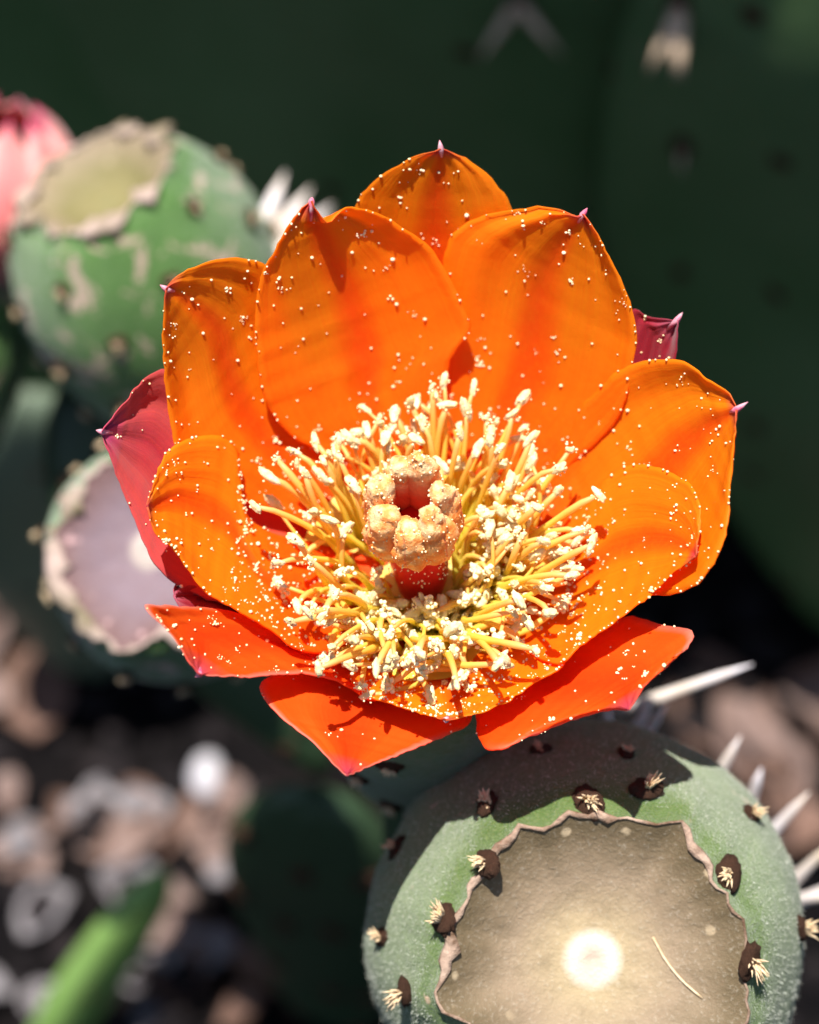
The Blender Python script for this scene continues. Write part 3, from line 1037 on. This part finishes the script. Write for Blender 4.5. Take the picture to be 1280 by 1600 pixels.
# ------------------------------------------------------------------ fruits
def make_fruit(label, top, axis, Rmax, length, Rs, depth, skin, scar_m, collar_m, seed, areole_px=(), n_auto=0, arsize=.16, fuzz=0, hint=None, collar=.05, lobes=.05):
    """top: centre of the scar rim, axis: outward direction; turbinate body below it"""
    top = Vector(top)
    X, Y, Zx = frame(axis, hint if hint else Vector((1, 0, 0)))
    base = top - Zx * length
    root = thing('prickly_pear_fruit', label, 'cactus fruit', base, 'prickly pear fruits')
    prof = [(0.0, Rs), (-.02, Rs * 1.06), (-.04, Rs + (Rmax - Rs) * .30), (-.12 * 1, Rs + (Rmax - Rs) * .62), (-.20, Rs + (Rmax - Rs) * .84), (-.32, Rmax), (-.45, Rmax * .985), (-.6, Rmax * .9), (-.75, Rmax * .74), (-.88, Rmax * .56), (-1.0, Rmax * .42), (-1.08, Rmax * .05)]
    pz = catmull(prof, 40)
    ns = 96
    def wob(a, t):
        return 1 + lobes * noise.noise(Vector((math.cos(a) * 1.4, math.sin(a) * 1.4, t * 2 + seed))) + .3 * lobes * noise.noise(Vector((math.cos(a) * 4, math.sin(a) * 4, t * 6 + seed)))
    V, Fc = [], []
    rimw = [1 + .16 * noise.noise(Vector((math.cos(2 * math.pi * k / ns) * 2, math.sin(2 * math.pi * k / ns) * 2, seed + 20))) + .08 * noise.noise(Vector((math.cos(2 * math.pi * k / ns) * 7, math.sin(2 * math.pi * k / ns) * 7, seed + 30))) for k in range(ns)]
    for i, (z, r) in enumerate(pz):
        blend = max(0, 1 - i / 7)
        for k in range(ns):
            a = 2 * math.pi * k / ns
            w = wob(a, z) * (1 - blend) + rimw[k] * blend
            V.append(top + (X * math.cos(a) + Y * math.sin(a)) * r * w + Zx * z * length)
    for i in range(len(pz) - 1):
        for k in range(ns):
            k2 = (k + 1) % ns
            Fc.append([i * ns + k, i * ns + k2, (i + 1) * ns + k2, (i + 1) * ns + k])
    body = new_obj('fruit_body', rebase(mesh('fruit_body', V, [q[::-1] for q in Fc]), base), skin, root)
    bv = bvh_of(V, Fc)
    # concave scar
    SV, SF, SUV = [], [], []
    nr_ = 26
    for i in range(nr_ + 1):
        t = i / nr_
        for k in range(ns):
            a = 2 * math.pi * k / ns
            w = rimw[k] * t + (1 - t)
            r = Rs * t * w * 1.005
            z = -depth * (1 - t ** 2.2)
            z += .03 * noise.fractal(Vector((math.cos(a) * r * 1.6, math.sin(a) * r * 1.6, seed + 3)), 1, 2, 3) * min(1, 3 * (1 - t))
            z += .06 * math.exp(-(t / .17) ** 2) - .05 * math.exp(-(t / .06) ** 2)
            SV.append(top + (X * math.cos(a) + Y * math.sin(a)) * r + Zx * (z - .004)); SUV.append((math.cos(a) * t, math.sin(a) * t))
    for i in range(nr_):
        for k in range(ns):
            k2 = (k + 1) % ns
            SF.append([i * ns + k, (i + 1) * ns + k, (i + 1) * ns + k2, i * ns + k2])
    me = mesh('scar', SV, SF)
    uvl = me.uv_layers.new(name='UVMap')
    for lp in me.loops:
        uvl.data[lp.index].uv = SUV[lp.vertex_index]
    new_obj('scar', rebase(me, base), scar_m, root)
    # ragged torn collar round the scar
    CVt, CF = [], []
    m = 7
    for k in range(ns):
        a = 2 * math.pi * k / ns
        c = top + (X * math.cos(a) + Y * math.sin(a)) * Rs * rimw[k]
        rad = X * math.cos(a) + Y * math.sin(a)
        th = collar * (.55 + 3.6 * max(-.1, noise.noise(Vector((math.cos(a) * 2.6, math.sin(a) * 2.6, seed + 40)))) + 1.5 * noise.noise(Vector((math.cos(a) * 11, math.sin(a) * 11, seed))))
        th = max(.008, th)
        for q in range(m):
            b = 2 * math.pi * q / m
            CVt.append(c + rad * (math.cos(b) * th * 1.9 + .3 * th) + Zx * (math.sin(b) * th * .5 - th * .12))
    for k in range(ns):
        k2 = (k + 1) % ns
        for q in range(m):
            q2 = (q + 1) % m
            CF.append([k * m + q, k2 * m + q, k2 * m + q2, k * m + q2])
    new_obj('torn_collar', rebase(mesh('torn_collar', CVt, CF), base), collar_m, root)
    for it in areole_px:
        px, py, sz = it[:3]
        r = ray(px, py).normalized()
        hit = bv.ray_cast(CAM, r)
        if hit[0] is None:
            hit = bv.find_nearest(P(px, py, (top - CAM).dot(-CV) + 1.0))
        p, nn = hit[0], hit[1]
        if nn.dot(CAM - p) < 0:
            nn = -nn
        inward = (top - p); inward = (inward - nn * inward.dot(nn)).normalized()
        areole(root, p + nn * sz * .15, nn, sz, True, (nn + inward * random.uniform(.3, .9)).normalized(), random.uniform(1.2, 1.7))
    for k in range(n_auto):
        a = 2.399 * k + seed; z = -(.05 + .62 * ((k + .5) / n_auto)) * length
        o_ = top + Zx * z + (X * math.cos(a) + Y * math.sin(a)) * Rmax * 3
        hit = bv.ray_cast(o_, (top + Zx * z - o_).normalized())
        if hit[0] is not None:
            nn = (o_ - (top + Zx * z)).normalized()
            areole(root, hit[0] + nn * .03, nn, arsize, True)
    if fuzz:
        fv, ff = [], []
        tv = [Vector(p) for p in V]
        for _ in range(fuzz):
            q = random.choice(Fc[2 * ns:])
            ca, cb = random.random(), random.random()
            p = tv[q[0]].lerp(tv[q[1]], ca).lerp(tv[q[3]].lerp(tv[q[2]], ca), cb)
            nn = (tv[q[1]] - tv[q[0]]).cross(tv[q[3]] - tv[q[0]]).normalized()
            if nn.dot(p - (top - Zx * length * .5)) < 0: nn = -nn
            d = (nn + Vector((random.gauss(0, .5), random.gauss(0, .5), random.gauss(0, .5)))).normalized()
            sd = d.cross(Vector((random.gauss(0, 1), random.gauss(0, 1), random.gauss(0, 1)))).normalized() * .0034
            L = random.uniform(.015, .05)
            o_ = len(fv)
            fv += [p - sd, p + sd, p + d * L]
            ff.append([o_, o_ + 1, o_ + 2])
        fz = new_obj('fuzz', rebase(mesh('fuzz', fv, ff, False), base), FUZZ, body)
        fz['kind'] = 'stuff'
    return root, bv, base, (X, Y, Zx), bvh_of(SV, SF)

FUZZ = simple('fuzz', (0.62, 0.64, 0.54), 0.6, (0.74, 0.76, 0.68), 4, 0.2, trans=0.4)

# big sharp fruit in front: axis almost towards the camera
top1 = P(930, 1508, 21.3)
ax1 = (CV * 1.0 + CU * 0.06 + CX * (-0.02)).normalized()
fr1 = make_fruit('large green fruit with a tan round scar, partly shaded by the flower', top1, ax1, 2.42, 6.2, 1.5, .42, FRUIT, SCAR_TAN, COLLAR, 2.0,
    [(765,1350,.17),(697,1437,.18),(920,1255,.18),(1010,1236,.17),(1137,1366,.17),(1168,1500,.18),(763,1258,.15),(622,1325,.13),(636,1550,.15),
     (566,1462,.12),(1172,1272,.13),(1268,1450,.14),(978,1178,.11),(845,1172,.11),(745,1590,.14)], fuzz=34000, hint=Vector((0, 0, 1)), collar=.017)
# a shed bristle lying on the scar
tb = []
for (hx, hy) in [(1020, 1464), (1040, 1500), (1066, 1532), (1098, 1560)]:
    hit = fr1[4].ray_cast(CAM, ray(hx, hy).normalized())
    tb.append(tuple(hit[0] + ax1 * .016))
v, f = tube(catmull(tb, 12), [.012] * 11 + [.004], 6)
hb = new_obj('shed_bristle', mesh('shed_bristle', v, f), BRISTLE)
tag(hb, 'single pale hair lying across the tan scar of the large fruit', 'bristle')
# scabby blurred fruit, upper left
top2 = P(150, 280, 30.6)
ax2 = (CV * .70 + CU * .66 - CX * .30).normalized()
fr2 = make_fruit('scabby green fruit with a hollow yellow green top beside the pink bud', top2, ax2, 2.02, 5.4, 1.10, .45, FRUIT2, SCAR_GREEN, COLLAR2, 5.0, (), 34, .15, collar=.07)
# pale fruit half behind the flower, left
top3 = P(228, 858, 27.6)
ax3 = (CV * 1.0 + CU * .10 - CX * .12).normalized()
fr3 = make_fruit('green fruit with a pale lilac scar half hidden by the crimson petal', top3, ax3, 1.72, 5.0, 1.22, .22, FRUIT2, SCAR_LILAC, COLLAR2, 9.0, (), 30, .13, collar=.05)

# ------------------------------------------------------------------ pad carrying the two left fruits
fb2, fb3 = fr2[2], fr3[2]
tpt = P(110, 625, 35.2)
bpt = P(500, 1180, 39.0)
U2 = (tpt - bpt)
hh2 = U2.length
U2.normalize()
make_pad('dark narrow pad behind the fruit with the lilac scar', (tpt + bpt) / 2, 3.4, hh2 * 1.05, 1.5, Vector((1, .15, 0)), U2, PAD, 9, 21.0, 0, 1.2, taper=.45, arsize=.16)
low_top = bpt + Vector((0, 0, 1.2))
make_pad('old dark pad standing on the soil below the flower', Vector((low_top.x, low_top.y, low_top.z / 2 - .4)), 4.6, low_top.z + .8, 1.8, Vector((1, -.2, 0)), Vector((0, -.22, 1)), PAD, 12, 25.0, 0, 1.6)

# spines standing up behind the big fruit, from the mother pad
def lone_spine(root, tip_px, base_px, d0, d1, wide):
    a = P(*base_px, d0); b = P(*tip_px, d1)
    v, f = tube([a, a.lerp(b, .3), a.lerp(b, .75), b], [wide, wide * 1.0, wide * .7, .008], 9)
    new_obj('spine', rebase(mesh('spine', v, f), mother_base), SPINE, root)
for tp, bp in [((1176,1038),(968,1112)),((948,1085),(950,1215)),((1020,1098),(955,1195)),((1042,1100),(972,1200)),((1157,1150),(1085,1275)),((1190,1200),(1160,1290)),((1264,1238),(1170,1340)),((1300,1318),(1215,1400)),((1310,1380),(1225,1420)),((1300,1400),(1220,1408))]:
    lone_spine(mother, tp, bp, 27.0, 26.2, .085)

# pale spine cluster on the far flank of the scabby fruit
for tp, bp in [((446, 268), (385, 420)), ((486, 292), (390, 430)), ((520, 318), (395, 440)), ((548, 345), (400, 450)), ((470, 330), (395, 430))]:
    a_, b_ = P(*bp, 32.6), P(*tp, 33.2)
    v, f = tube([a_, a_.lerp(b_, .3), a_.lerp(b_, .75), b_], [.16, .17, .11, .01], 9)
    new_obj('spine', rebase(mesh('spine', v, f), fr2[2]), SPINE, fr2[0])

# pink bud at the left margin
bud_base = P(-30, 430, 33.0)
bud = thing('pink_flower_bud', 'pink folded flower bud beside the scabby green fruit', 'flower bud', bud_base)
bax = (P(14, 166, 31.6) - bud_base).normalized()
bx, by, bz = frame(bax)
BL = (P(14, 166, 31.6) - bud_base).length
for k in range(9):
    a0 = 2 * math.pi * k / 9 + .3
    V, Fc, UV = [], [], []
    m1, m2 = 16, 10
    ring = .1 * (k % 2)
    for i in range(m1):
        s = i / (m1 - 1)
        rad = .28 + 1.2 * math.sin(min(1, s) * 3.05) ** .8 + ring * (1 - s)
        wdt = .70 * (1 - s ** 7) + .06
        for j in range(m2):
            q = (j / (m2 - 1) - .5) * 2
            a = a0 + q * wdt
            hz = s * BL * (1.0 - .05 * q * q) + .06 * noise.noise(Vector((s * 3, q * 2, k)))
            V.append(bud_base + (bx * math.cos(a) + by * math.sin(a)) * (rad + .06 * noise.noise(Vector((s * 4, q * 3, k + 9)))) + bz * hz)
            UV.append((j / (m2 - 1), s))
    for i in range(m1 - 1):
        for j in range(m2 - 1):
            Fc.append([i * m2 + j, i * m2 + j + 1, (i + 1) * m2 + j + 1, (i + 1) * m2 + j])
    me = mesh('petal', V, Fc)
    uvl = me.uv_layers.new(name='UVMap')
    for lp in me.loops:
        uvl.data[lp.index].uv = UV[lp.vertex_index]
    o = new_obj('petal', rebase(me, bud_base), PINK, bud)
    md = o.modifiers.new('thickness', 'SOLIDIFY'); md.thickness = .05 * CM
v, f = tube([bud_base - bz * 4, bud_base - bz * 2, bud_base, bud_base + bz * .4], [.5, .9, 1.0, .5], 20)
new_obj('ovary', rebase(mesh('ovary', v, f), bud_base), FRUIT2, bud)

# ------------------------------------------------------------------ litter on the ground
def leaf_mesh(seed):
    V, Fc = [], []
    m1, m2 = 14, 7
    for i in range(m1):
        s = i / (m1 - 1)
        w = .36 * math.sin(math.pi * s ** .8) ** .8 + .012
        for j in range(m2):
            q = (j / (m2 - 1) - .5) * 2
            z = .16 * q * q * w * 3 + .18 * math.sin(s * 3.1 + seed) + .05 * noise.noise(Vector((s * 4, q * 2, seed)))
            V.append((q * w, s - .5, z))
    n1 = len(V)
    V += [(x, y, z - .02) for x, y, z in V]
    for i in range(m1 - 1):
        for j in range(m2 - 1):
            a, b, c, d = i * m2 + j, i * m2 + j + 1, (i + 1) * m2 + j + 1, (i + 1) * m2 + j
            Fc.append([a, b, c, d]); Fc.append([n1 + d, n1 + c, n1 + b, n1 + a])
    lp = list(range(m2)) + [i * m2 + m2 - 1 for i in range(1, m1)] + [(m1 - 1) * m2 + j for j in range(m2 - 2, -1, -1)] + [i * m2 for i in range(m1 - 2, 0, -1)]
    for a, b in zip(lp, lp[1:] + lp[:1]):
        Fc.append([b, a, n1 + a, n1 + b])
    return V, Fc
leaf_meshes = {}
for mi, mt in enumerate(LEAFS):
    for q in range(3):
        v, f = leaf_mesh(q * 1.7 + mi)
        me = mesh('dry_leaf', v, f); me.materials.append(mt); leaf_meshes[mi, q] = me
LEAF_LABEL = ['curled pinkish tan dry leaf', 'curled brown dry leaf', 'pale grey dry leaf']
def leaf(px, py, size, mi, where, rise=.4, yaw=None, tilt=.35):
    p = ground_at(px, py)
    # stand at the height it rises to, resting on the soil below
    p = Vector((p.x, p.y, gz(p.x, p.y) + rise))
    o = bpy.data.objects.new('dry_leaf', leaf_meshes[mi, random.randint(0, 2)])
    coll.objects.link(o)
    o.location = p * CM
    o.scale = (size,) * 3
    o.rotation_euler = (random.uniform(-tilt, tilt), random.uniform(-tilt, tilt), yaw if yaw is not None else random.uniform(0, 6.28))
    tag(o, LEAF_LABEL[mi] + ' ' + where, 'dry leaf', ['tan', 'brown', 'grey'][mi] + ' dry leaves ' + where)
for (x0, y0, x1, y1, n_, s0, s1, kinds, where) in [
    (10, 1230, 360, 1440, 26, .9, 1.9, (0, 0, 1, 2), 'in the litter around the pale pebble'), (220, 1400, 430, 1560, 12, .8, 1.6, (0, 1, 2), 'between the young green pad and the old dark pad'),
    (-60, 950, 150, 1120, 6, 2.0, 3.4, (1, 1, 0), 'on the soil below the lilac scarred fruit'), (-60, 770, 40, 860, 3, 1.6, 2.4, (0, 1), 'on the soil in front of the small grey pad'),
    (1050, 1100, 1320, 1180, 6, 2.2, 3.8, (1, 1, 0), 'on the soil behind the long pale spine'), (1180, 1200, 1320, 1420, 4, 1.5, 2.6, (1, 0), 'on the soil behind the short spines by the large fruit'), (-40, 1520, 480, 1640, 6, 1.2, 2.2, (1, 2), 'at the foot of the young green pad'),
    (1190, 560, 1330, 690, 4, 2.0, 3.2, (0, 2), 'beside the dry twig')]:
    for _ in range(n_):
        leaf(random.uniform(x0, x1), random.uniform(y0, y1), random.uniform(s0, s1), random.choice(kinds), where)

# one pale pebble among the litter
pv = iv3 * np.array([1 + .12 * noise.noise(Vector(p * 1.5)) for p in iv3])[:, None] * np.array([.42, .62, .38])
pb = ground_at(325, 1222)
peb = new_obj('pebble', mesh('pebble', pv, if3), simple('pale_stone', (.42, .40, .44), .7, (.54, .52, .55), 2, .3, bump=.4))
peb.location = (pb + Vector((0, 0, .25))) * CM
tag(peb, 'single pale lavender pebble among the dry leaves', 'pebble')
# small grey green pad standing on the soil, its rounded top edge in the sun
gt = P(35, 606, 45.5)
make_pad('small grey green pad with a sunlit top edge below the scabby fruit', Vector((gt.x, gt.y + .9, gt.z / 2 - .3)), 5.2, gt.z + .6, 1.9, Vector((1, .12, .1)), Vector((0, -.16, 1)), PAD_GREY, 6, 41.0, 0, 1.0, taper=.3, arsize=.14)
# dry twig leaning among the far pads
tw0, tw1 = ground_at(1090, 735), P(1340, 545, 52)
v, f = tube([tw0, tw0.lerp(tw1, .35) + Vector((0, 0, .5)), tw0.lerp(tw1, .7) + Vector((0, 0, .2)), tw1], [.35, .42, .55, .6], 10)
tw = new_obj('twig', mesh('twig', v, f), LEAFS[0])
tag(tw, 'thick dry pinkish twig leaning up from the soil beside the dark pads', 'twig')

# bright young pad, low at the left
yt, yb = P(255, 1360, 45), ground_at(40, 1660)
yb = yb + Vector((0, 0, -0.5))
Uy = (yt - yb); hy = Uy.length; Uy.normalize()
make_pad('slender bright green young pad rising from the litter', (yt + yb) / 2, 1.7, hy, .9, Vector((1, .5, .2)), Uy, PAD_YOUNG, 4, 31.0, 0, 1.0, taper=.1, arsize=.1)
